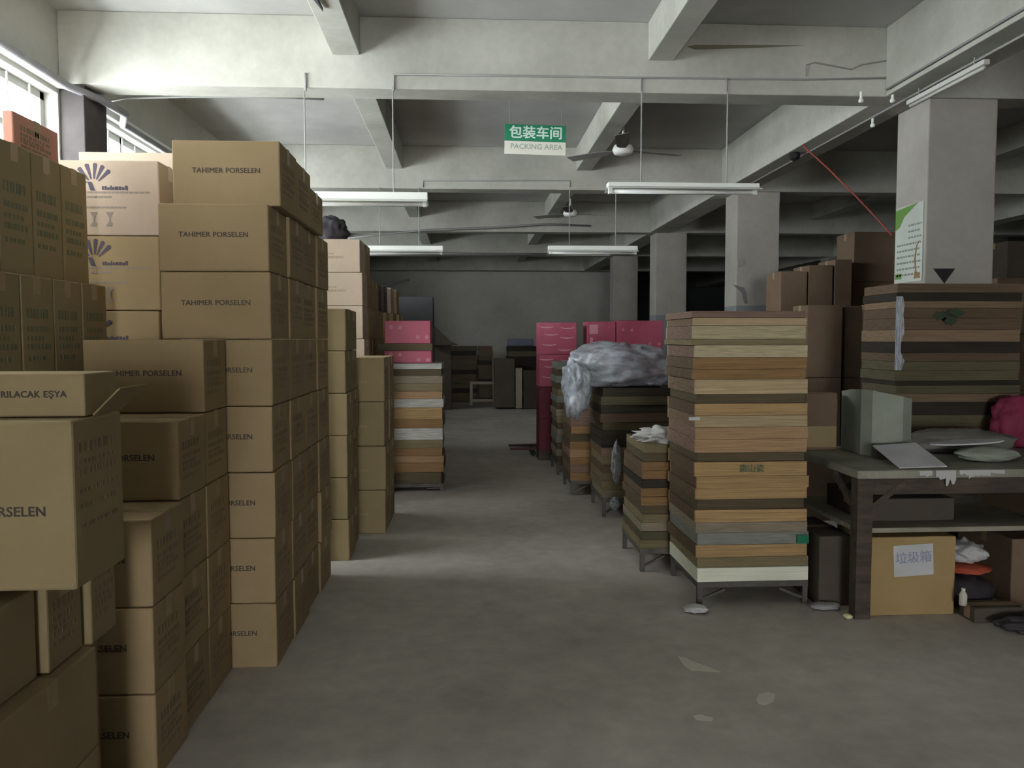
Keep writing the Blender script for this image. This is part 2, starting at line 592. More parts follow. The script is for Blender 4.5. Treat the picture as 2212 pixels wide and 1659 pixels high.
# the tall wall of cartons left of the aisle, four columns deep
cols = ['in the front column of the tall wall', 'in the second column of the tall wall',
        'in the third column of the tall wall', 'in the rearmost column of the tall wall']
for k in range(4):
    for l in range(7):
        pos = 'seventh layer up' if l == 6 else ('on the floor' if l == 0 else ordinal(l) + ' layer up')
        carton(-.868 + (0, .006, -.004, .008)[k], 3.64 + .36 * k, .30 * l, .478, .36, .30, 'word lines' if k == 0 else 'lines', CARD,
               'brown carton %s, %s' % (cols[k], pos), 'cartons of the tall wall beside the aisle')
for k in range(3):
    carton(-.838, 3.73 + .36 * k, 2.101, .478, .36, (.295, .285, .22)[k], 'word lines' if k == 0 else 'lines', CARD,
           'brown carton crowning the tall carton wall, %s' % ('front one with printed face', 'middle one', 'rearmost and lower one')[k],
           'cartons crowning the tall wall', jit=0)
# stepped cartons in front of the tall wall
W_ = 'in the %s column of the near stepped stacks'
for (nm, x, y, L) in (('rear', -1.068, 3.325, 5), ('middle', -1.068, 3.015, 4), ('front', -1.056, 2.71, 3)):
    for l in range(L):
        pos = from_top(l, L)
        lab = 'brown carton %s, %s' % (W_ % nm, pos)
        carton(x, y, .30 * l, .478, .305, .30, 'word lines', CARD, lab, 'cartons of the stepped stacks', jit=.004)
# low stack at the very left edge: two long cartons deep, two high
for k in range(2):
    for l in range(2):
        carton(-1.095, 1.37 + .51 * k, .30 * l, .36, .505, .30, 'plain', CARD,
               'plain brown carton of the low row at the bottom left corner, %s %s' % (('nearer', 'farther')[k], ('lower', 'upper')[l]),
               'plain cartons of the low left row', jit=.002)
carton(-1.145, 1.66, .60, .36, .50, .245, 'plain', CARDO, 'olive brown carton lying on the low left row with bare side', None, jit=0)
carton(-1.125, 2.175, .60, .36, .195, .262, 'lines', CARDO, 'narrow carton under the big near carton, printed on its side', None, jit=0)
carton(-1.105, 2.38, .60, .36, .17, .295, 'lines', CARDO, 'narrow carton behind the big near carton, standing on the low row end', None, jit=0)
carton(-1.215, 2.392, 0, .30, .27, .595, 'plain', CARD, 'brown carton standing on the floor behind the low left row', None, jit=0)
# big near carton with its lid flap open
bigc = empty('open_carton', (-.985 - .24, 2.05, .866))
bd_ = MB().box(-.24, .24, 0, .29, 0, .430, .008)
old_ = set(bd_.bm.faces)
rnd = random.Random(5)
for (z, ht) in ((.345, .026), (.315, .012), (.285, .018), (.24, .012), (.20, .012), (.15, .010)):
    y = .03
    while y < .24:
        l = rnd.uniform(.007, .018)
        bd_.box(.239, .2407, y, y + l, z, z + ht)
        y += l + rnd.uniform(.005, .016)
for f_ in bd_.bm.faces:
    if f_ not in old_:
        f_.material_index = 1
me_ = bd_.mesh('box_body', CARDO)
me_.materials.append(INKF)
link('box_body', me_, bigc)
link('front_lettering', text_mesh('TAHIMER PORSELEN', .0345, INK, .0008, 1.0, 1.04), bigc, (0.010, -.001, .202))
fl = MB()
fl.poly([(.246, .10, .437), (.246, .27, .437), (.315, .275, .508), (.315, .105, .508)], .004)
fl.build('lid_flap', CARDO, bigc)
tag(bigc, 'large brown carton at the near left with one lid flap raised', 'carton')
esya = empty('shipping_carton', (-.995 - .24, 2.145, 1.2985))
MB().box(-.24, .24, 0, .19, 0, .112, .004).build('box_body', CARDO, esya)
link('front_lettering', text_mesh('KIRILACAK EŞYA', .0235, INK, .0007, 1.0, 1.06), esya, (.100, -.001, .058))
tag(esya, 'shallow brown carton lying on the big open near carton', 'carton')

# cartons standing on end at far left, printed sides to the aisle
k = 0
for yy in [2.66 + .24 * j for j in range(5)]:
    k += 1
    for (l, z, h) in ((0, 0, .4375), (1, .4375, .4375), (2, .875, .4375), (3, 1.3125, .4375)):
        carton(-1.68, yy, z, .31, .24, h, 'lines green', CARDO,
               'upright olive carton in the left block, %s column from the rear, %s' % (
                   ('fifth', 'fourth', 'third', 'second', 'first')[k - 1], ('floor layer', 'second layer', 'third layer', 'fourth layer')[l]),
               'upright cartons of the left block', jit=.004)
    carton(-1.75, yy, 1.752, .31, .24, .51, 'lines green', CARDD if False else CARDO,
           'tall upright carton on top of the left block, %s from rear' % ('fifth', 'fourth', 'third', 'second', 'first')[k - 1],
           'tall upright cartons of the top layer', jit=.004)
carton(-1.85, 3.45, 2.2605, .045, .37, .18, 'lines', CARDR, 'reddish flat carton standing on the left block against the bright window', None, jit=0)
# pale cartons with a fan emblem
for l in range(6):
    h = .36
    zb_ = 2.36 - h * (6 - l)
    if l == 0:
        h, zb_ = h + zb_, 0
    carton(-1.475 - .008 * (5 - l), 4.0, zb_, .62, .30, h, 'fan', CARDP if l == 5 else CARD,
           '%s carton with a fan emblem behind the left block, %s' % ('pale' if l == 5 else 'brown', from_top(l, 6)),
           'fan emblem cartons', jit=0)
for l in range(5):
    carton(-1.46, 4.45, .5 * l, .6, .3, .5, 'plain', CARDP, 'pale carton of the stack under the second window, %s' % from_top(l, 5),
           'pale cartons under the second window', jit=.004)

# second group beyond the tall wall
for k in range(2):
    carton_stack(-.80 - .01 * k, 5.40 + .31 * k, .478, .30, .284, 6, 'lines' if k else 'plain', CARDO,
                 'in the %s stack just past the tall wall' % ('front', 'back')[k], 'cartons just past the tall wall', adj='olive brown')
for k in range(2):
    for l in range(4):
        carton(-.625, 6.15 + .37 * k, .34 * l, .50, .36, .34, 'lines faint', CARDO,
               'olive brown carton of the chest-high stack, %s row, %s' % (('front', 'back')[k], from_top(l, 4)),
               'cartons of the chest-high stack', jit=.006)
# long row farther back along the window wall
ys = [7.35 + .36 * j for j in range(9)]
lv = [8, 8, 7, 7, 7, 7, 7, 7, 6]
XG = [-.93] * 5 + [-.90, -.86, -.82, -.80]
for j, (y, L, x) in enumerate(zip(ys, lv, XG)):
    for l in range(L):
        m = CARDP if (j == 0 and l > 2) or (j in (6, 8) and l == L - 1) else (CARDK if j in (4, 5) and l >= L - 1 else CARD)
        carton(x - (.02 if l == L - 1 else 0), y, .30 * l, .50, .355, .30, 'faint' if j == 0 else 'plain', m,
               '%s carton in the long back row, %s stack back, %s' % (
                   'pale' if m is CARDP else ('blackish' if m is CARDK else 'brown'), ordinal(j), from_top(l, L)),
               'cartons of the long back row', jit=.008)
p = at(882, 695, 10.7); q = at(935, 640, 10.7)
carton_stack(q.x, 10.75, .50, .4, q.z / 5, 5, 'plain', CARDG, 'behind the left pink boxes', 'grey cartons behind the left pink boxes', adj='grey')

# dark cloth heap on the back row
def blob(name, c, s, mat, seed, amp=.25, sub=4, freq=2.2, parent=None, flat=None):
    from mathutils import noise
    bm = bmesh.new()
    bmesh.ops.create_icosphere(bm, subdivisions=sub, radius=1)
    off = Vector((seed * 3.1, seed * 1.7, seed * .9))
    for v in bm.verts:
        nn = noise.fractal(v.co * freq + off, .8, 2.1, 4)
        rdg = 1 - abs(noise.noise(v.co * freq * 1.7 + off)) * 1.2
        v.co = v.co * (1 + amp * nn + amp * .35 * rdg)
        v.co = Vector((v.co.x * s[0], v.co.y * s[1], v.co.z * s[2]))
        if flat is not None and v.co.z < -flat:
            v.co.z = -flat
        v.co += Vector(c) if parent is None else Vector((0, 0, 0))
    me = bpy.data.meshes.new(name)
    bm.to_mesh(me); bm.free()
    me.materials.append(mat)
    for pl in me.polygons:
        pl.use_smooth = True
    o = link(name, me, parent)
    return o


a, b = at(690, 517, 7.5), at(742, 457, 7.5)
DARKCLOTH = plain('dark_sacking', (.05, .045, .05), .9)
tag(blob('cloth_heap', ((a.x + b.x) / 2 - .03, 7.62, 2.4 + .10), (.14, .13, .13), DARKCLOTH, 4, .3, flat=.098),
    'dark crumpled sack on top of the long back carton row', 'sack')
MB().bar((-1.12, 9.9, 2.11), at(884, 604, 9.9), .02).build('wooden_stick', BLACK)
tag(bpy.data.objects['wooden_stick'], 'dark stick poking out from the top of the back carton row', 'stick')

# ================================================================== TRAYS
TR = {}


def tray_parts(w, d, key):
    k = (round(w, 3), round(d, 3), key)
    if k not in TR:
        m = wood(key)
        t = .018
        ms = wood(random.choice(['rosy', 'umber', 'rosy', 'mudtan']) if key in ('golden', 'tan', 'pale', 'sandy', 'brown', 'rosy') else key)  # darker side boards: the shade of the side faces put into their colour
        TR[k] = [('end_board', MB().box(-w / 2, w / 2, 0, t, 0, 1, .0).mesh('end_board', m)),
                 ('end_board', MB().box(-w / 2, w / 2, d - t, d, 0, 1).mesh('end_board', m)),
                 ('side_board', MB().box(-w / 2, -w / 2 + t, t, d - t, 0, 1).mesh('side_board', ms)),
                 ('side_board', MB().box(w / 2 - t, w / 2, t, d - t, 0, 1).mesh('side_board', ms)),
                 ('base_panel', MB().box(-w / 2 + t, w / 2 - t, t, d - t, .02, .12).mesh('base_panel', m))]
    return TR[k]


CN = {'umber': 'umber brown wooden', 'mudtan': 'muddy tan wooden', 'darkolive': 'dark olive wooden', 'blackbrown': 'blackish brown wooden', 'golden': 'golden pine', 'pale': 'pale wooden', 'sandy': 'sandy speckled wooden', 'brown': 'brown wooden', 'dark': 'dark wooden',
      'grey': 'greyish wooden', 'white': 'white painted', 'olive': 'olive brown wooden', 'tan': 'tan wooden', 'rosy': 'reddish brown wooden',
      'black': 'blackish wooden', 'slate': 'slate grey wooden', 'whitish': 'dusty whitish wooden'}


def tray_stack(xl, yf, w, d, zs, keys, where, group, lean=(0, 0), jit=.008, rz=0.0):
    """zs ascending heights of tray undersides (last = top of stack); keys colours bottom-up"""
    z0, z1 = zs[0], zs[-1]
    nn = len(keys)
    for i, key in enumerate(keys):
        t = (zs[i] - z0) / (z1 - z0)
        inset = .012 if key in ('dark', 'black') else 0
        o = empty('wooden_tray', (xl + w / 2 + lean[0] * t + random.uniform(-jit, jit), yf + lean[1] * t + random.uniform(-jit, jit) * .6 + inset, zs[i]),
                  rz + R(random.uniform(-.5, .5)))
        o.scale = (1, 1, zs[i + 1] - zs[i] - .002)
        for (nm, me) in tray_parts(w - 2 * inset, d - inset, key):
            link(nm, me, o)
        tag(o, '%s tray %s, %s' % (CN[key], where, from_top(i, nn)), 'tray', group)


def stand(x0, x1, y0, y1, h, label):
    o = empty('steel_stand', ((x0 + x1) / 2, (y0 + y1) / 2, 0))
    w, d = (x1 - x0) / 2, (y1 - y0) / 2
    f = MB()
    f.box(-w, w, -d, -d + .03, h - .035, h - .001).box(-w, w, d - .03, d, h - .035, h - .001)
    f.box(-w, -w + .03, -d + .03, d - .03, h - .035, h - .001).box(w - .03, w, -d + .03, d - .03, h - .035, h - .001)
    f.build('top_frame', STEEL, o)
    for sx in (-1, 1):
        for sy in (-1, 1):
            MB().box(-.014, .014, -.014, .014, 0, h - .036).build('leg', STEEL, o, loc=(sx * (w - .016), sy * (d - .016), 0))
        MB().bar((sx * (w - .02), -d + .016, .03), (sx * (w - .16), -d + .016, h - .05), .014).build('brace', STEEL, o)
    tag(o, label, 'stand', 'steel stands under the tray stacks')
    return o


# the tall pale stack right of the aisle
rows = [(1255, 'white'), (1225, 'olive'), (1203, 'golden'), (1176, 'slate'), (1150, 'grey'), (1127, 'golden'), (1100, 'dark'),
        (1078, 'golden'), (1054, 'golden'), (1028, 'golden'), (997, 'dark'), (977, 'tan'), (948, 'tan'), (922, 'pale'), (897, 'golden'),
        (871, 'dark'), (851, 'pale'), (819, 'brown'), (797, 'brown'), (772, 'sandy'), (745, 'olive'), (732, 'sandy'), (703, 'pale'), (686, 'rosy'), (671, None)]
zs = [at(1600, r[0], 4.35).z for r in rows]
tray_stack(1.286, 4.35, .635, .60, zs, [r[1] for r in rows[:-1]], 'in the tall pale stack', 'trays of the tall pale stack', lean=(-.045, 0))
stand(1.286, 1.921, 4.35, 4.95, zs[0], 'low dark steel stand under the tall pale tray stack')
# small labels and paint marks on that stack
def sticker(name, p0, p1, y, mat, label, cat='label', th=.0015):
    a_, b_ = at(*p0, y), at(*p1, y)
    o = MB().box(a_.x, b_.x, y - th, y, b_.z, a_.z).build(name, mat)
    tag(o, label, cat)
    return o


sticker('paper_label', (1488, 901), (1512, 908), 4.332, PAPER, 'small white paper slip on the upper front of the tall pale tray stack')
sticker('paint_patch', (1722, 1156), (1747, 1174), 4.332, plain('emerald_paint', (.01, .16, .09)), 'emerald green paint patch on a low tray of the tall pale stack', 'paint mark')
st = empty('green_stencil', at(1624, 1013, 4.331))
link('stencil_lettering', text_mesh('唐山瓷', .048, plain('dull_green_paint', (.07, .14, .08)), .0002), st)
tag(st, 'dull green stencilled characters on the middle of the tall pale tray stack', 'stencil')

# stack of trays beside it, askew, with white crumpled wrap on top
zt = at(1389, 960, 5.02).z
ks = ['olive', 'darkolive', 'grey', 'olive', 'dark', 'brown', 'brown', 'blackbrown', 'brown', 'brown', 'dark', 'olive']  # darker keys paint in the shade of the tall stack
zz = [.15 + (zt - .15) * i / len(ks) for i in range(len(ks) + 1)]
tray_stack(1.11, 5.02, .62, .60, zz, ks, 'in the low stack behind the tall one', 'trays of the low stack', lean=(.02, 0))
stand(1.11, 1.73, 5.02, 5.62, .15, 'steel stand under the low stack behind the tall pale stack')
WRAP = plain('white_crumpled_wrap', (.50, .50, .48), .7)
tag(blob('crumpled_wrap', (1.30, 5.2, zt + .035), (.16, .14, .045), WRAP, 9, .6, 4, 3.2, flat=.034), 'white crumpled wrapping on top of the low tray stack', 'wrapping')
for i in range(4):
    zb = zt - .13 - .1 * i

# third stack carrying the plastic bag
zt3 = at(1320, 838, 6.6).z
ks = ['grey', 'olive', 'mudtan', 'umber', 'olive', 'rosy', 'blackbrown', 'black', 'dark', 'umber', 'black', 'darkolive', 'black']
zz = [.16 + (zt3 - .16) * i / len(ks) for i in range(len(ks) + 1)]
tray_stack(1.135, 6.6, .66, .62, zz, ks, 'in the dark stack under the plastic bag', 'trays under the plastic bag', lean=(-.02, 0))
stand(1.135, 1.795, 6.6, 7.22, .16, 'steel stand under the dark tray stack with the plastic bag')
PLASTIC, pnt, pb = base_mat('cloudy_plastic_film', 0.28, 0.6)
pb.inputs['Base Color'].default_value = (.44, .48, .53, 1)
ptr = pnt.nodes.new('ShaderNodeBsdfTransparent'); pmx = pnt.nodes.new('ShaderNodeMixShader')
pno = pnt.nodes.new('ShaderNodeTexNoise'); pno.inputs['Scale'].default_value = 7; pno.inputs['Detail'].default_value = 5
pmr = pnt.nodes.new('ShaderNodeMapRange'); pmr.inputs['From Min'].default_value = .35; pmr.inputs['From Max'].default_value = .65
pmr.inputs['To Min'].default_value = .35; pmr.inputs['To Max'].default_value = .9
pnt.links.new(pno.outputs['Fac'], pmr.inputs['Value']); pnt.links.new(pmr.outputs[0], pmx.inputs[0])
pnt.links.new(ptr.outputs[0], pmx.inputs[1]); pnt.links.new(pb.outputs[0], pmx.inputs[2])
pnt.links.new(pmx.outputs[0], pnt.nodes['Material Output'].inputs[0])
bagc = at(1338, 790, 6.85)
bag = blob('plastic_bag', (bagc.x + .02, 6.9, zt3 + .175), (.39, .30, .205), PLASTIC, 2, .30, 5, 1.05, flat=.172)
dr = blob('plastic_drape', (at(1248, 850, 6.75).x - .01, 6.8, zt3 - .01), (.10, .2, .23), PLASTIC, 12, .45, 4, 1.3)
dr.parent = bag
tag(bag, 'large cloudy plastic bag slumped over the dark tray stack', 'bag')
# plastic strips hanging between the stacks
for (p0, p1, y, lb) in (((1331, 960), (1331, 1040), 6.575, 'upper strip of pale plastic film hanging between two tray stacks'),
                        ((1328, 1075), (1328, 1100), 6.575, 'small scrap of pale plastic film low between two tray stacks')):
    a_, b_ = at(*p0, y), at(*p1, y)
    z0_ = b_.z
    o = blob('plastic_strip', ((a_.x + b_.x) / 2, y, (a_.z + b_.z) / 2), (.038, .03, abs(a_.z - b_.z) / 2), PLASTIC, 5, .35, 3, 2.0)
    tag(o, lb, 'plastic film')

# fourth and fifth stacks along the aisle
zt4 = at(1245, 885, 7.6).z
ks = ['brown', 'rosy', 'brown', 'tan', 'brown', 'dark', 'brown', 'rosy', 'rosy']
zz = [.14 + (zt4 - .14) * i / len(ks) for i in range(len(ks) + 1)]
tray_stack(.99, 7.55, .62, .60, zz, ks, 'in the knee-high stack past the bag', 'trays past the plastic bag')
stand(.99, 1.61, 7.55, 8.15, .14, 'steel stand under the knee-high tray stack past the plastic bag')
zt5 = at(1215, 783, 8.7).z
ks = ['dark', 'grey', 'dark', 'slate', 'grey', 'dark', 'olive', 'grey', 'dark', 'slate', 'olive', 'dark', 'slate', 'dark', 'slate']
zz = [.14 + (zt5 - .14) * i / len(ks) for i in range(len(ks) + 1)]
tray_stack(.985, 8.7, .62, .60, zz, ks, 'in the greenish stack before the pink cartons', 'trays before the pink cartons')
stand(.985, 1.605, 8.7, 9.3, .14, 'steel stand under the greenish tray stack by the pink cartons')

# tray stack left of the aisle with pink boxes on top
xr, xl_ = at(957, 1000, 7.85).x, at(843, 1000, 7.85).x
yr = [1045, 1020, 1000, 985, 968, 950, 925, 905, 880, 862, 845, 828, 812, 797, 785]
zz = [at(900, v, 7.85).z for v in yr]
ks = ['dark', 'brown', 'tan', 'brown', 'olive', 'whitish', 'brown', 'golden', 'whitish', 'tan', 'olive', 'grey', 'dark', 'whitish']
tray_stack(xr - .62, 7.85, .62, .6, zz, ks, 'in the stack under the left pink cartons', 'trays left of the aisle')
stand(xr - .62, xr, 7.85, 8.45, zz[0], 'steel stand under the tray stack left of the aisle')


def pink_box(x0, x1, y, d, z0, z1, label, pattern, group='pink cartons', mat=None):
    o = empty('pink_carton', ((x0 + x1) / 2, y, z0))
    w, h = x1 - x0 - .004, z1 - z0 - .003
    mb = MB().box(-w / 2, w / 2, 0, d, 0, h, .005)
    old = set(mb.bm.faces)
    if pattern == 'dots':
        for (fx, fz) in ((-.36, .72), (-.17, .70), (.22, .28), (.42, .28)):
            for k_ in range(5):
                A = k_ * 2 * math.pi / 5
                mb.box(fx * w + math.cos(A) * .012 - .006, fx * w + math.cos(A) * .012 + .006, -.001, 0.0,
                       fz * h + math.sin(A) * .012 - .006, fz * h + math.sin(A) * .012 + .006)
    elif pattern == 'strokes':
        for (fx, fz) in ((-.30, .83), (.26, .80), (-.18, .60), (.24, .50), (-.22, .28), (.18, .12)):
            pts = []
            for k_ in range(7):
                u = k_ / 6 - .5
                pts.append((fx * w + u * .17, fz * h + u * u * .06))
            up = [(x, -.0008, z + .014 - abs(i - 3) * .003) for i, (x, z) in enumerate(pts)]
            dn = [(x, -.0008, z - .004) for (x, z) in pts]
            mb.poly(up + dn[::-1], .0006)
    elif pattern == 'label':
        mb.box(-.42 * w, -.12 * w, -.001, 0, .62 * h, .9 * h)
        mb.box(-.40 * w, -.30 * w, -.001, 0, .2 * h, .5 * h)
        mb.box(-.15 * w, .05 * w, -.001, 0, .1 * h, .25 * h)
    for f_ in mb.bm.faces:
        if f_ not in old:
            f_.material_index = 1
    me = mb.mesh('box_body', mat or PINK)
    me.materials.append(plain('pale_pink_print', (.60, .28, .33), .6))
    link('box_body', me, o)
    tag(o, label, 'carton', group)
    return o


zc = zz[-1]
a_, b_ = at(831, 742, 7.95), at(930, 692, 7.95)
pink_box(at(830, 780, 7.95).x, at(933, 780, 7.95).x, 7.95, .4, zc, at(880, 757, 7.95).z, 'pink carton lying on the tray stack left of the aisle, lower of two', 'dots')
zm = at(880, 757, 7.95).z
zm2 = at(880, 742, 7.95).z
tray_stack(a_.x - .08, 7.93, .56, .45, [zm, zm2], ['dark'], 'wedged between the two left pink cartons', 'tray between the left pink cartons', jit=0)
pink_box(a_.x, b_.x, 7.95, .4, zm2, b_.z, 'pink carton topping the tray stack left of the aisle', 'dots')

# pink cartons right of the aisle, stacked on the floor
def pink_pile(p0, p1, y, pats, where, levels=4, ztop=None):
    x0, x1 = at(p0, 760, y).x, at(p1, 760, y).x
    zt_ = at(p0, ztop or 696, y).z
    for l in range(levels):
        pink_box(x0, x1, y, .38, .12 + (zt_ - .12) * l / levels, .12 + (zt_ - .12) * (l + 1) / levels,
                 '%s carton %s, %s' % ('shaded pink' if l < 2 else 'pink', where, from_top(l, levels)), pats[l] if l >= levels - 2 else None,
                 'pink cartons right of the aisle', PINKSHADE if l < 2 else None)
    o = MB().box(x0, x1, y + .01, y + .37, 0, .118).build('floor_pallet', DKWOOD)
    tag(o, 'dark low pallet under the pink cartons %s' % where, 'pallet')


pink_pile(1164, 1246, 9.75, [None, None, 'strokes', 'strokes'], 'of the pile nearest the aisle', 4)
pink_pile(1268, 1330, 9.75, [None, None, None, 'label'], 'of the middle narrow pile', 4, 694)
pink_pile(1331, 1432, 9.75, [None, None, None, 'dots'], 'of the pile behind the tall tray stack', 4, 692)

# pallet truck forks on the floor
pt = empty('hand_truck', (1.0, 10.35, 0))
for s in (-1, 1):
    MB().poly([(-.45, s * .16 - .01, .075), (.25, s * .16 - .075, .075), (.25, s * .16 + .075, .075)], .03).build('fork', plain('dark_red_steel', (.055, .02, .017), .6), pt)
    MB().tube([(-.15, s * .16 - .03, .037), (-.15, s * .16 + .03, .037)], .037, 12).build('wheel', BLACK, pt)
    MB().tube([(.18, s * .16 - .03, .037), (.18, s * .16 + .03, .037)], .037, 12).build('wheel', BLACK, pt)
MB().box(.2, .25, -.22, .22, .045, .125).build('cross_bar', plain('dark_red_steel', (.055, .02, .017)), pt)
tag(pt, 'dark red forks of a low truck pointing into the aisle by the pink cartons', 'pallet truck')

# ================================================================== RIGHT FOREGROUND: work table
TX, TY, TZ = 2.06, 4.08, .80
table = empty('work_table', (TX, TY, 0))
MB().box(0, 1.75, 0, .95, TZ - .045, TZ, .006).build('table_top', TABLEM, table)
MB().box(.02, 1.73, .03, .93, .46, .485).build('lower_shelf', OLDWOOD, table)
for (x, y) in ((0.0, 0.0), (1.66, 0.0), (0.0, .87), (1.66, .87)):
    MB().box(x + .002, x + .085, y + .002, y + .075, 0, TZ - .046).build('leg', DKWOOD, table)
MB().bar((.08, .02, .60), (.26, .02, .735), .03).build('brace', DKWOOD, table)
MB().bar((.02, .08, .60), (.02, .30, .735), .03).build('brace', DKWOOD, table)
MB().bar((1.66, .02, .60), (1.46, .02, .735), .03).build('brace', DKWOOD, table)
MB().box(.09, 1.655, .01, .035, TZ - .13, TZ - .047).build('apron', DKWOOD, table)
tag(table, 'rough wooden work table with grimy top at the right of the aisle', 'table')
# torn film along the table's front edge
tf = MB()
rnd = random.Random(11)
for (x0, x1, dr_) in ((.33, .40, .03), (.42, .48, .05), (.475, .53, .075), (.55, .60, .03), (.60, .66, .045), (.66, .72, .035), (.72, .8, .02)):
    pts = [(x0, 0, 0), (x1, 0, 0)]
    m_ = 5
    for j in range(m_ + 1):
        u = 1 - j / m_
        pts.append((x0 + (x1 - x0) * u, -.004, -dr_ * (0.6 + .5 * rnd.random())))
    tf.poly([Vector(p) + Vector((TX, TY - .006, TZ - .002)) for p in pts], .002)
o = tf.build('torn_film', WRAP)
tag(o, 'torn white film drooping over the front edge of the work table', 'plastic film')
# curved foam sheet on the table
fm = MB()
base = at(1880, 985, 4.55)
pr_ = []
cxs = [at(1818, 940, 4.92).x, at(1835, 940, 4.8).x + .0, at(1862, 940, 4.62).x, at(1885, 940, 4.56).x, at(1915, 940, 4.54).x, at(1950, 940, 4.55).x, at(1972, 940, 4.6).x]
cys = [4.93, 4.80, 4.64, 4.57, 4.54, 4.55, 4.62]
th = .02
for i in range(len(cxs) - 1):
    zt0 = TZ + .365 + .03 * math.sin(i * .7)
    zt1 = TZ + .365 + .03 * math.sin((i + 1) * .7)
    a1, b1 = Vector((cxs[i], cys[i], TZ + .002)), Vector((cxs[i + 1], cys[i + 1], TZ + .002))
    nrm = Vector((b1.y - a1.y, -(b1.x - a1.x), 0)).normalized() * -th
    v = [a1, b1, Vector((b1.x, b1.y, zt1)), Vector((a1.x, a1.y, zt0))]
    bmv = [fm.bm.verts.new(p) for p in v] + [fm.bm.verts.new(p + nrm) for p in v]
    for f in ((0, 1, 2, 3), (7, 6, 5, 4), (0, 4, 5, 1), (1, 5, 6, 2), (2, 6, 7, 3), (3, 7, 4, 0)):
        fm.bm.faces.new([bmv[q_] for q_ in f])
FOAM = noisy('grey_green_foam', (.25, .28, .23), (.33, .36, .30), 4, rough=.9)
o = fm.build('foam_sheet', FOAM)
tag(o, 'curved grey-green foam sheet standing on edge on the work table', 'foam sheet')
# small box behind it
a_, b_ = at(1738, 948, 4.85), at(1812, 848, 4.85)
o = carton(b_.x - .005, 4.85, TZ + .0, b_.x - a_.x - .01, .14, b_.z - TZ, 'plain', CARDD, 'small brown carton at the back left of the work table', None, jit=0)
MB().box(-(b_.x - a_.x) / 2 + .01, (b_.x - a_.x) / 2 - .012, -.002, -.0005, .02, (b_.z - TZ) * .42).build('pale_band', CARDO, o)
# white board leaning, its back raised
bd = MB()
p1, p2 = onz(1943, 1012, TZ + .004), onz(2046, 1009, TZ + .004)
q1, q2 = at(1885, 964, 4.46), at(1978, 958, 4.46)
bd.poly([p1, p2, q2, q1], .006)
o = bd.build('white_board', PAPER)
tag(o, 'white board propped at a slant near the corner of the work table', 'board')
blk = MB().box(q1.x + .03, q2.x - .03, 4.462, 4.50, TZ + .001, min(q1.z, q2.z) - .004, .003).build('wooden_block', DKWOOD)
tag(blk, 'dark block propping up the slanted white board', 'block')
# folded cloth bundle with white disc, pink sack
GREYCL = noisy('grimy_grey_cloth', (.12, .12, .105), (.24, .235, .21), 3, rough=.9)
c_ = at(2075, 975, 4.75)
tag(blob('cloth_bundle', (c_.x - .02, 4.74, TZ + .06), (.33, .15, .075), GREYCL, 21, .18, flat=.058), 'grimy grey cloth bundle lying across the work table', 'cloth')
p_ = at(2100, 992, 4.35)
tag(blob('folded_cloth', (at(2135, 990, 4.35).x, 4.36, TZ + .04), (.17, .10, .04), FOAM, 31, .15, flat=.038), 'folded grey-green rag at the front right of the work table', 'cloth')
o = MB()
pts = []
cc = at(2095, 968, 4.42)
for k_ in range(18):
    A = 2 * math.pi * k_ / 18
    pts.append((cc.x + .215 * math.cos(A), 4.45 + .085 * math.sin(A), TZ + .093 + .01 * math.cos(A)))
o.poly(pts, .008)
o = o.build('white_sheet', PAPER)
tag(o, 'white oval sheet lying on the folded rag of the work table', 'sheet')
c_ = at(2185, 915, 4.72)
PINKC = plain('pink_sackcloth', (.20, .022, .06), .7)
tag(blob('pink_sack', (c_.x + .17, 4.92, TZ + .155), (.14, .11, .16), PINKC, 8, .25, flat=.15), 'crumpled pink sack at the right end of the work table', 'sack')

# things under the table
a_, b_ = at(1878, 1336, 4.13), at(2066, 1156, 4.13)
lb = empty('shipping_carton', ((a_.x + b_.x) / 2, 4.13, 0))
w_ = b_.x - a_.x
MB().box(-w_ / 2, w_ / 2, 0, .40, 0, b_.z - .005, .006).build('box_body', noisy('mustard_cardboard', (.34, .24, .11), (.42, .30, .145), 2), lb)
MB().box(-w_ / 2 + .01, w_ / 2 - .01, .18, .23, b_.z - .0055, b_.z - .0044).build('packing_tape', TAPE, lb)
MB().box(-.11, .11, -.0012, 0, -.085, .085).build('paper_label', PAPER, lb, loc=((at(1973, 1210, 4.13).x - (a_.x + b_.x) / 2), -.001, at(1973, 1210, 4.13).z))
bpy.data.objects[lb.children[-1].name].rotation_euler.y = R(-3)
pl_ = lb.children[-1]
pl_['label'] = 'white paper label with blue characters'
t_ = link('label_lettering', text_mesh('垃圾箱', .068, plain('faded_blue_ink', (.30, .32, .46)), .0008), pl_, (0, -.0018, .012))
tag(lb, 'mustard brown carton with a white label under the work table', 'carton')
o = carton(2.15, 4.30, 0, .19, .5, .40, 'plain', CARDK, 'blackish carton under the left end of the work table', None, jit=0)
o = carton(3.50, 4.25, 0, .46, .5, .38, 'plain', CARDD, 'dull brown carton under the right end of the work table', None, jit=0)
o = carton(3.52, 4.15, .487, .36, .6, .22, 'plain', CARDD, 'dull brown carton on the right end of the table shelf', None, jit=0)
o = carton(2.70, 4.25, .487, .50, .5, .13, 'plain', CARDK, 'blackish flat carton lying on the table shelf', None, jit=0)
c_ = at(2105, 1232, 4.15)
tag(blob('plastic_bag', (c_.x + .02, 4.30, .302), (.11, .10, .055), PAPER, 41, .35, flat=.055), 'white plastic bag on top of the dark heap under the table', 'bag')
tag(blob('orange_rag', (c_.x + .03, 4.28, .214), (.125, .12, .024), plain('orange_red_cloth', (.50, .10, .05)), 42, .15, flat=.02), 'orange red rag between the bag and the dark heap under the table', 'rag')
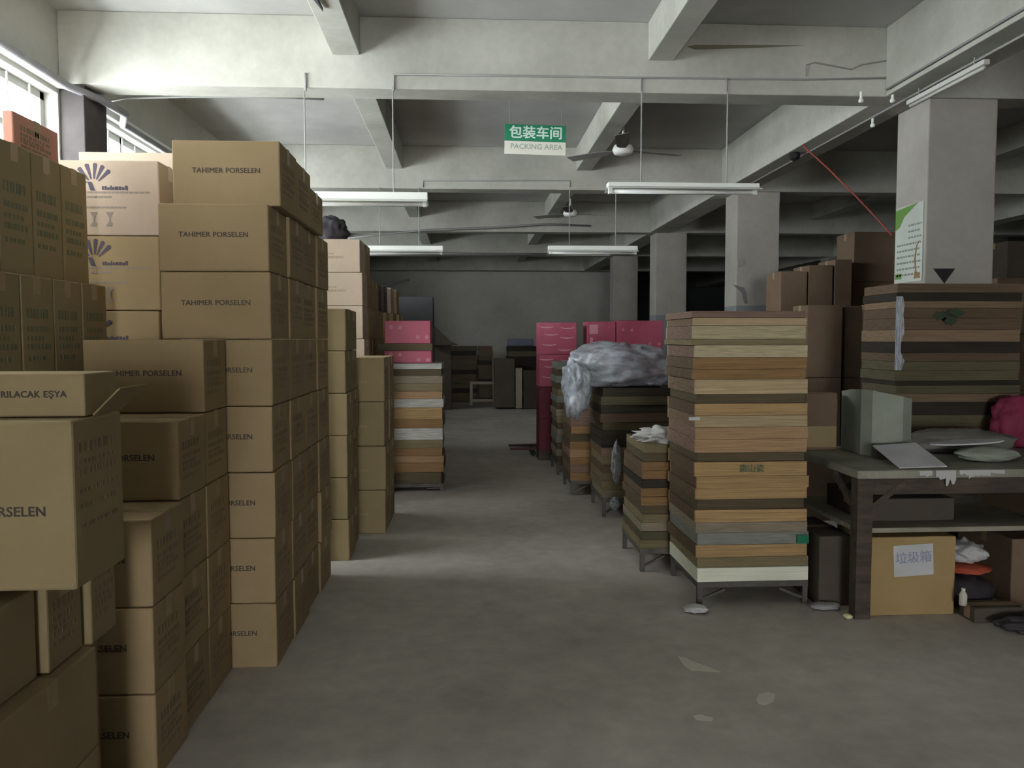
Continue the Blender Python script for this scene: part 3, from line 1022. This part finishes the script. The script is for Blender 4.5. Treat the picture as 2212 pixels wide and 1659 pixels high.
tag(blob('refuse_heap', (c_.x + .03, 4.30, .087), (.14, .15, .095), plain('black_sackcloth', (.035, .03, .035), .8), 43, .18, flat=.086), 'blackish sack of refuse on the floor under the table', 'sack')
bt = at(2074, 1290, 4.05)
carton(2.93, 3.985, 0, .27, .14, .085, 'plain', CARDK, 'flat blackish carton on the floor beside the mustard carton', None, jit=0)
bo = empty('plastic_bottle', (bt.x + .01, 4.04, .0825))
MB().tube([(0, 0, 0), (0, 0, .055), (0, 0, .072), (0, 0, .08)], [.020, .020, .011, .009], 12).build('bottle_body', plain('pale_bottle', (.62, .62, .52), .4), bo, True)
MB().tube([(0, 0, .0805), (0, 0, .09)], [.010, .010], 12).build('bottle_cap', WHITE, bo)
tag(bo, 'small pale bottle standing on the flat blackish carton', 'bottle')
c_ = onz(2160, 1345)
tag(blob('rubbish_scatter', (c_.x + .08, c_.y - .12, .03), (.15, .08, .035), plain('dark_rubbish', (.06, .055, .06)), 44, .4, flat=.03), 'low dark rubbish scattered on the floor at the right edge', 'rubbish')

# litter on the floor
def scrap(name, px, py, sx, sy, label, mat, seed, hgt=.02):
    c = onz(px, py)
    o = blob(name, (c.x, c.y, hgt), (sx, sy, hgt * .8), mat, seed, .4, 3, 2.5, flat=hgt)
    tag(o, label, 'litter')


scrap('crumpled_paper', 1503, 1322, .065, .05, 'crumpled white paper on the floor at the foot of the tall tray stack', PAPER, 51)
scrap('crumpled_film', 1780, 1316, .08, .04, 'crumpled clear film on the floor left of the table leg', plain('greyish_film', (.30, .30, .30)), 52)
scrap('yellow_scrap', 1832, 1337, .022, .02, 'tiny yellowish scrap at the foot of the table leg', plain('cream_scrap', (.75, .72, .45)), 53, .015)


def spot(pts, label):
    mb = MB()
    mb.poly([onz(x, y, .0006) for (x, y) in pts], .0012)
    o = mb.build('plaster_spot', plain('dried_plaster', (.74, .71, .60), .9))
    tag(o, label, 'stain')


spot([(1465, 1418), (1480, 1420), (1500, 1430), (1530, 1440), (1558, 1452), (1525, 1450), (1495, 1449), (1478, 1438)], 'long pale plaster smear on the floor in front of the tray stack')
spot([(1634, 1512), (1640, 1500), (1660, 1494), (1674, 1500), (1670, 1515), (1655, 1522), (1640, 1521)], 'round pale plaster spot on the floor at lower right')
spot([(1496, 1546), (1512, 1543), (1540, 1550), (1538, 1558), (1505, 1556)], 'small pale plaster fleck nearest the camera')

# ================================================================== RIGHT: big tray pile in front of the pillar
yr = [(921, 'darkolive'), (896, 'blackbrown'), (868, 'mudtan'), (850, 'darkolive'), (832, 'blackbrown'), (822, 'darkolive'), (800, 'darkolive'), (780, 'umber'), (762, 'blackbrown'), (738, 'mudtan'),
      (712, 'umber'), (687, 'umber'), (665, 'mudtan'), (650, 'blackbrown'), (632, 'umber'), (612, None)]
xa, xb = at(1936, 760, 5.08).x, at(2205, 760, 5.08).x
zz = [at(2070, v[0], 5.08).z for v in yr]
lowz = [.16 + (zz[0] - .16) * i / 8 for i in range(8)]
tray_stack(xa, 5.08, xb - xa, .45, lowz + zz, ['darkolive', 'umber', 'blackbrown', 'darkolive', 'umber', 'blackbrown', 'darkolive', 'umber'] + [v[1] for v in yr[:-1]],
           'in the big pile before the pillar', 'trays of the big pile at right')
stand(xa, xb, 5.08, 5.53, .16, 'steel stand under the big tray pile before the poster pillar')
lf = MB()
for (u, v, ru, rv) in ((2035, 682, 17, 9), (2062, 676, 20, 9), (2052, 690, 14, 12)):
    lf.poly([at(u + ru * math.cos(A_ / 9 * math.pi) * (1 + .25 * math.sin(A_ * 2.3)), v + rv * math.sin(A_ / 9 * math.pi) * (1 + .3 * math.cos(A_ * 3.1)), 5.061)
             for A_ in range(18)], .002)
tag(lf.build('green_mark', plain('dark_green_paint', (.035, .055, .03))), 'dark green leafy mark on the big tray pile', 'paint mark')
# plastic film on its left corner
fm = MB()
rnd = random.Random(3)
L_, R_ = [], []
for k_ in range(9):
    v = 640 + 160 * k_ / 8
    pc = at(1932, v, 5.05)
    L_.append((xa - .022, 5.055, pc.z)); R_.append((xa + .01 + .035 * rnd.random(), 5.05, pc.z))
fm.poly(L_ + R_[::-1], .003)
o = fm.build('plastic_film', PLASTIC)
tag(o, 'strip of pale film on the left corner of the big tray pile', 'plastic film')

# poster wrapped round the pillar
px0 = PX[5.6]
po = empty('wall_poster', (px0 - .003, 5.6, 0))


def V(px, py, X):
    d = ray(px, py)
    return EYE + d * (X / d.x)


z1_, z0_ = V(1975, 440, px0).z, V(1975, 608, px0).z
ps = MB().box(-.002, 0, .03, .40, z0_, z1_)
old_ = set(ps.bm.faces)
POSTM = (noisy('poster_paper', (.44, .48, .43), (.56, .60, .55), 2))
gp = MB()
H_ = z1_ - z0_
gp.poly([(-.0035, .40, z1_ - .02), (-.0035, .10, z1_), (-.0035, .20, z1_ - .045), (-.0035, .28, z1_ - .08), (-.0035, .34, z1_ - .15), (-.0035, .40, z1_ - .17)], .001)
MB().box(-.0035, -.0022, .30, .39, z0_ + .03, z0_ + .07).build('green_logo', plain('leaf_green', (.13, .27, .06)), po)
gp.build('green_swoosh', plain('leaf_green', (.13, .27, .06)), po)
tl = ps
rnd = random.Random(8)
for k_ in range(9):
    z = z1_ - .16 - .045 * k_
    y = .37 if k_ > 2 else .22
    while y > .06:
        l = rnd.uniform(.015, .04)
        tl.box(-.0035, -.0022, max(.05, y - l), y, z, z + .014)
        y -= l + .012
for f_ in ps.bm.faces:
    if f_ not in old_:
        f_.material_index = 1
me_ = ps.mesh('poster_sheet', POSTM)
me_.materials.append(plain('grey_green_ink', (.22, .25, .21)))
link('poster_sheet', me_, po)
fg = MB()
fg.tube([(-.004, .10, z0_ + .05), (-.004, .12, z0_ + .16), (-.004, .10, z0_ + .26), (-.004, .07, z0_ + .29)], [.006, .006, .005, .003], 6)
fg.poly([(-.003, .13, z0_ + .02), (-.003, .05, z0_ + .02), (-.003, .06, z0_ + .06), (-.003, .12, z0_ + .075)], .002)
fg.build('brown_figure', plain('ochre_print', (.27, .17, .08)), po)
tag(po, 'white and green notice poster on the side of the nearest pillar', 'poster')
# black triangle on the pillar face
a_, b_, c_ = at(2017, 580, 5.596), at(2064, 580, 5.596), at(2041, 612, 5.596)
o = MB().poly([(a_.x, 5.600, a_.z), (b_.x, 5.600, b_.z), (c_.x, 5.600, c_.z)], .006).build('triangle_sign', BLACK)
tag(o, 'black downward pointing triangle on the nearest pillar', 'sign')
# small things on the second pillar
o = MB()
a_ = at(1605, 640, 9.22)
o.poly([(a_.x - .12, 9.236, a_.z + .14), (a_.x + .02, 9.236, a_.z + .10), (a_.x + .06, 9.236, a_.z - .08), (a_.x + .03, 9.236, a_.z - .09), (a_.x - .01, 9.236, a_.z + .04)], .004)
o = o.build('peeling_tape', plain('grey_tape', (.18, .17, .16)))
tag(o, 'peeling grey tape low on the second pillar', 'tape')
a_ = at(1576, 567, 9.22)
a_.x = 3.19
o = MB().box(a_.x - .025, a_.x + .025, 9.222, 9.2445, a_.z - .05, a_.z + .05).build('switch_box', GREYMET)
tag(o, 'small grey switch box on the left edge of the second pillar', 'switch')

# ================================================================== RIGHT BACK: brown cartons beyond the pillars
def kbox(p0, p1, pt_, y, d, label, mat=CARDD, levels=1, z0=0):
    x0, x1 = at(p0, 700, y).x, at(p1, 700, y).x
    zt_ = at((p0 + p1) / 2, pt_, y).z
    for l in range(levels):
        carton(x1, y, z0 + (zt_ - z0) * l / levels, x1 - x0 - .006, d, (zt_ - z0) / levels, 'plain', mat,
               label + ('' if levels == 1 else ', ' + from_top(l, levels)), label if levels > 1 else None, jit=0)


kbox(1742, 1820, 658, 6.35, .3, 'brown carton behind the work table, next to the tall tray stack', levels=3)
kbox(1824, 1862, 660, 6.4, .3, 'narrow brown carton behind the curved foam sheet', levels=3)
kbox(1864, 1893, 664, 6.72, .3, 'dark carton in the gap left of the poster pillar', CARDK, levels=2)
kbox(1895, 1945, 655, 6.4, .3, 'brown carton half behind the poster pillar', levels=3)
kbox(1684, 1742, 585, 8.0, .4, 'brown carton far behind the tall tray stack', levels=4)
kbox(1744, 1797, 572, 8.0, .4, 'brown carton of the second far stack right of the aisle', levels=4)
kbox(1800, 1838, 560, 8.0, .4, 'brown carton of the third far stack right of the aisle', levels=4)
kbox(1840, 1945, 500, 8.2, .4, 'brown carton of the highest far stack left of the poster pillar', levels=5)
kbox(2150, 2300, 600, 7.0, .5, 'brown carton at the right edge beyond the poster pillar', levels=4)
kbox(2170, 2260, 520, 9.0, .5, 'dull carton far beyond the right edge of the poster pillar', CARDK, levels=5)

# ================================================================== FAR END of the aisle
def fbox(name, p0, p1, pt_, pb_, y, d, mat, label, cat, bev=.005):
    a1, b1 = at(p0, pt_, y), at(p1, pb_, y)
    zb = max(0.0, b1.z)
    o = MB().box(a1.x, b1.x, y, y + d, zb, a1.z, bev).build(name, mat)
    tag(o, label, cat)
    return o


for (nm, p0, p1, top, y, n_, ks) in (('leftmost', 932, 972, 742, 18.9, 12, ['darkolive', 'darkolive', 'blackbrown', 'darkolive']),
                                     ('second', 975, 1030, 748, 18.9, 12, ['darkolive', 'umber', 'blackbrown', 'darkolive']),
                                     ('third', 1034, 1064, 748, 18.8, 12, ['blackbrown', 'darkolive', 'darkolive', 'umber']),
                                     ('rightmost', 1098, 1160, 748, 17.6, 12, ['blackbrown', 'blackbrown', 'darkolive', 'blackbrown'])):
    x0, x1 = at(p0, 800, y).x, at(p1, 800, y).x
    zt_ = at(p0, top, y).z
    tray_stack(x0, y, x1 - x0, .7, [zt_ * i / n_ for i in range(n_ + 1)], [ks[i % 4] for i in range(n_)],
               'in the %s stack at the far wall' % nm, 'trays stacked at the far wall', jit=.01)
fbox('dark_cabinet', 1068, 1112, 775, 880, 16.9, .5, CARDK, 'blackish cabinet standing at the far end of the aisle', 'cabinet')
# trestle frame
tr = empty('trestle', (0, 18.0, 0))
FW = plain('weathered_frame_timber', (.36, .31, .25), .8)
xa_, xb_, xc_ = at(1018, 850, 18).x, at(1067, 850, 18).x, at(1015, 850, 18).x
zt_ = at(1040, 824, 18).z
for x in (xa_, xb_):
    MB().box(x - .03, x + .03, -.03, .03, 0, zt_ if x == xa_ else at(1066, 775, 18).z).build('upright', FW, tr)
MB().box(xa_ + .031, xb_ - .031, -.03, .03, zt_ - .06, zt_).build('cross_rail', FW, tr)
MB().box(xa_ + .031, xb_ - .031, -.03, .03, .08, .14).build('cross_rail', FW, tr)
tag(tr, 'pale wooden trestle standing on the floor at the far end', 'trestle')
o = fbox('upright_board', 1114, 1128, 795, 882, 16.9, .04, FW, 'narrow pale board standing upright at the far end', 'board')
o = fbox('leaning_board', 1131, 1160, 800, 882, 16.9, .04, CARDK, 'dark board standing beside the narrow pale board', 'board')
a_, b_ = at(1098, 748, 17.8), at(1152, 730, 17.8)
zst = at(1098, 748, 17.6).z
o = MB().box(a_.x, b_.x, 17.75, 18.1, zst + .001, zst + .16, .02).build('blue_grey_bundle', plain('blue_grey_plastic', (.16, .17, .24), .6))
tag(o, 'blue grey bundle lying on the rightmost stack at the far wall', 'bundle')
o = MB()
o.poly([at(935, 745, 16.9), at(935, 700, 16.9), at(950, 715, 16.9), at(975, 738, 16.9), at(990, 745, 16.9)], -.3)
o = o.build('dark_tarpaulin', CARDK)
tag(o, 'dark sloping tarpaulin edge beside the left pink cartons', 'tarpaulin')
fbox('dark_carton_pile', 925, 975, 745, 900, 16.9, .4, CARDK, 'blackish crate under the sloping tarpaulin at the far left', 'crate')

# ================================================================== CEILING FITTINGS
def fixture(p0, p1, py, y, label, rods, batten=.05, ztop=HB, detail=True):
    a1, b1 = at(p0, py, y), at(p1, py, y)
    z = (a1.z + b1.z) / 2
    x0, x1 = a1.x, b1.x
    o = empty('fluorescent_light', ((x0 + x1) / 2, y, z))
    L2 = (x1 - x0) / 2
    hb = batten
    MB().box(-L2, L2, -.045, .045, 0, hb, .004).build('batten_housing', WHITE, o)
    MB().poly([(-L2, -.05, 0), (L2, -.05, 0), (L2, -.11, -.02), (-L2, -.11, -.02)], .003).build('reflector_wing', WHITE, o)
    MB().poly([(-L2, .05, 0), (L2, .05, 0), (L2, .11, -.02), (-L2, .11, -.02)], .003).build('reflector_wing', WHITE, o)
    t = MB().tube([(-L2 + .03, 0, -.028), (L2 - .03, 0, -.028)], .015, 12)
    t.build('unlit_tube', plain('opal_tube', (.86, .88, .86), .3), o, True)
    for s in (-1, 1):
        MB().box(s * (L2 - .02) - .012, s * (L2 - .02) + .012, -.02, .02, -.045, -.001).build('lamp_holder', WHITE, o)
    for rx in rods:
        X = at(rx, py - 60, y).x - (x0 + x1) / 2
        MB().tube([(X, 0, hb), (X, 0, ztop - z - .02), (X, .0, ztop - z + .012)], .005, 6).build('hanging_rod', GREYMET, o)
    tag(o, label, 'ceiling light', 'unlit fluorescent lights')
    return o


fixture(566, 924, 432, 5.594, 'unlit fluorescent light over the tall carton wall, nearest left', (660, 850))
fixture(1312, 1636, 406, 5.594, 'unlit fluorescent light right of the aisle, nearest the first pillar', (1385, 1570), .03)
fixture(765, 957, 541, 9.234, 'far unlit fluorescent light left of the aisle', (820, 905), ztop=HB)
fixture(1184, 1376, 541, 9.234, 'far unlit fluorescent light right of the aisle centre', (1230, 1330), ztop=HB)
# conduits fixed to the beams (rods run up into them)
def conduit(pts, r, mat, label, cat='conduit', name='cable_conduit'):
    o = MB().tube(pts, r, 8).build(name, mat, None, True)
    tag(o, label, cat)
    return o


yb = 5.6 - .008
conduit([Vector((at(x, y, yb).x, yb, at(x, y, yb).z)) for (x, y) in ((851, 196), (851, 161), (1112, 164), (1385, 168), (1570, 170), (1740, 172), (1925, 168))],
        .007, GREYMET, 'thin conduit along the face of the first beam')
conduit([Vector((at(x, y, yb).x, yb, at(x, y, yb).z)) for (x, y) in ((660, 196), (660, 158))], .008, GREYMET, 'short vertical conduit on the first beam, far left')
conduit([Vector((at(x, y, yb).x, yb, at(x, y, yb).z)) for (x, y) in ((1385, 196), (1385, 169))], .007, GREYMET, 'short vertical conduit on the first beam beside the right light')
conduit([Vector((at(x, y, yb).x, yb, at(x, y, yb).z)) for (x, y) in ((1570, 197), (1570, 171))], .009, GREYMET, 'thicker vertical conduit on the first beam near the pillar')
conduit([Vector((at(x, y, yb).x, yb, at(x, y, yb).z)) for (x, y) in ((1742, 165), (1742, 140), (1760, 135), (1840, 150), (1860, 140), (1920, 130))],
        .005, GREYMET, 'loose cable loop on the right of the first beam', 'cable')
yb = 9.24 - .008
conduit([Vector((at(x, y, yb).x, yb, at(x, y, yb).z)) for (x, y) in ((914, 404), (914, 390), (1060, 391), (1231, 391), (1231, 404))], .008, GREYMET,
        'thin conduit along the face of the second beam')
# thin dark streak on the face of the first beam
o = MB()
o.poly([Vector((at(x, y, 5.598).x, 5.5985, at(x, y, 5.598).z)) for (x, y) in ((1484, 100), (1500, 97), (1640, 97), (1740, 98), (1640, 103), (1500, 107))], .002)
o = o.build('beam_streak', plain('dark_streak', (.16, .15, .11), .95))
tag(o, 'long dark streak on the face of the first beam', 'stain')
# cables
conduit([(XL + .02, 6.3, 3.23), at(190, 228, 6.05), at(270, 212, 6.0), at(400, 209, 5.95), at(560, 209, 5.92), at(700, 214, 5.9)], .008, GREYMET,
        'dark cable from the window wall along the first beam', 'cable', 'sagging_cable')
conduit([at(735, 517, 12.7), at(820, 507, 12.7), at(920, 497, 12.7), at(1050, 492, 12.7), at(1180, 484, 12.7), (2.0, 12.87, 3.30)], .016, GREYMET,
        'dark cable slung along the third beam', 'cable', 'sagging_cable')
conduit([at(690, 549, 16.3), at(940, 548, 16.3), at(1180, 549, 16.3)], .025, GREYMET, 'dark conduit hung below the fourth beam')
conduit([(XL + .10, 2.4, 3.155), (XL + .10, 5.5, 3.155), (XL + .20, 5.75, 3.145), (XL + .22, 6.1, 3.14), (XL + .08, 6.4, 3.14), (XL + .08, 9.0, 3.14)], .028, noisy('galvanised_pipe', (.22, .22, .24), (.34, .34, .36), 5, rough=.5),
        'grey pipe running along the heads of the windows', 'pipe', 'wall_pipe')
# pipes along the girder over the pillars
gx = 2.945
conduit([(gx, 2.3, 3.235), (gx, 5.55, 3.235)], .008, GREYMET, 'upper thin conduit along the girder near the first beam')
conduit([(3.12, 2.3, 3.19), (3.12, 5.55, 3.19), (3.12, 9.2, 3.19)], .008, GREYMET, 'thin conduit under the girder over the pillars')
o = empty('fluorescent_light', (3.09, 5.10, 3.12))
MB().box(-.02, .02, -.42, .42, 0, .03, .004).build('batten_housing', PALECON, o)
MB().tube([(0, -.4, -.012), (0, .4, -.012)], .011, 10).build('unlit_tube', plain('dusty_tube', (.5, .5, .46)), o, True)
for s in (-.3, .3):
    MB().tube([(0, s, .03), (0, s, .09)], .004, 6).build('hanging_rod', GREYMET, o)
tag(o, 'unlit tube light fixed under the girder before the first pillar', 'ceiling light')
for k_, (x, y, Y, lab) in enumerate(((1860, 212, 5.56, 'left'), (1928, 212, 5.56, 'right'), (1885, 266, 6.1, 'lower far'))):
    c_ = at(x, y, Y)
    o = empty('bulb_socket', c_)
    MB().tube([(0, 0, 0), (0, 0, max(.02, HB - c_.z + .02))], .010, 8).build('socket', WHITE, o)
    MB().tube([(0, 0, -.032), (0, 0, -.026), (0, 0, -.012), (0, 0, -.001)], [.008, .016, .017, .010], 10).build('bulb', WHITE, o, True)
    tag(o, 'tiny white bulb under the beams by the first pillar, %s one' % lab, 'bulb')
# red hose from the girder to the pillar
conduit([at(1716, 238, 7.3), at(1735, 315, 7.0), at(1790, 365, 6.75), at(1850, 425, 6.5), at(1900, 478, 6.25), V(1926, 508, px0 - .006)], .007,
        plain('faded_red_cord', (.30, .06, .05)), 'faded red cord slanting down from the girder to the poster pillar', 'cord', 'red_cord')
o = tag(blob('cord_knot', (at(1718, 238, 7.3).x, 7.3, HB - .03), (.05, .05, .04), BLACK, 3, .2, 3), 'dark knot of wiring where the red cord starts', 'wiring')


def fan(px, py, Y, label):
    c_ = at(px, py, Y)
    o = empty('ceiling_fan', (c_.x, Y, c_.z))
    MB().tube([(0, 0, .05), (0, 0, SL - c_.z)], .012, 8).build('drop_rod', WHITE, o)
    MB().tube([(0, 0, SL - c_.z - .08), (0, 0, SL - c_.z - .001)], [.03, .06], 12).build('ceiling_cup', WHITE, o)
    MB().tube([(0, 0, .12), (0, 0, .051)], [.014, .045], 12).build('rod_cover', WHITE, o)
    MB().tube([(0, 0, -.045), (0, 0, -.035), (0, 0, .0), (0, 0, .04), (0, 0, .05)], [.05, .085, .10, .085, .045], 20).build('motor_housing', WHITE, o, True)
    for k_ in range(3):
        A = R(18 + 120 * k_)
        d_ = Vector((math.cos(A), math.sin(A), 0)); s_ = Vector((-d_.y, d_.x, 0))
        b_ = MB()
        b_.poly([d_ * .10 - s_ * .025, d_ * .10 + s_ * .025, d_ * .2 + s_ * .055 + Vector((0, 0, .01)), d_ * .6 + s_ * .06 + Vector((0, 0, .01)), d_ * .6 - s_ * .06 - Vector((0, 0, .01)), d_ * .2 - s_ * .055 - Vector((0, 0, .01))], .004)
        b_.build('blade', plain('dusty_fan_blade', (.20, .19, .18), .7), o)
    tag(o, label, 'ceiling fan', 'ceiling fans')


fan(1346, 324, 7.5, 'nearer ceiling fan with white motor and dusty blades')
fan(1232, 461, 11.1, 'farther ceiling fan beyond the second beam')

# hanging workshop sign
a_, b_, c_ = at(1090, 268, 6.9), at(1222, 268, 6.9), at(1156, 336, 6.9)
zmid = at(1156, 306, 6.9).z
sg = empty('hanging_sign', ((a_.x + b_.x) / 2, 6.9, zmid))
sw = (b_.x - a_.x) / 2
ht, hb_ = a_.z - zmid - .005, zmid - c_.z - .005
MB().box(-sw, sw, -.008, .008, 0, ht, .002).build('green_board', GREEN, sg)
MB().box(-sw, sw, -.008, .008, -hb_, -.0005, .002).build('cream_board', CREAM, sg)
link('chinese_lettering', text_mesh('包装车间', .112, LGREEN, .003, 1.02), sg, (.004, -.0095, ht * .48))
link('english_lettering', text_mesh('PACKING AREA', .062, plain('grey_green_lettering', (.33, .42, .34)), .0008, 1.02), sg, (.01, -.0095, -hb_ * .42))
for s in (-1, 1):
    MB().tube([(s * (sw - .04), 0, ht), (s * (sw - .04), 0, SL - zmid)], .0022, 6).build('hanging_wire', GREYMET, sg)
sg.rotation_euler.y = R(1.2)
tag(sg, 'green and cream hanging workshop sign with Chinese and English lettering', 'sign')
# dark bracket on the near left secondary beam
o = MB().poly([(-.90, 4.3, HL - .004), (-.83, 4.3, HL - .004), (-.82, 4.82, HL - .004)], -.02).build('beam_bracket', plain('dark_bracket', (.07, .07, .08)))
tag(o, 'dark triangular bracket under the near left ceiling beam', 'bracket')
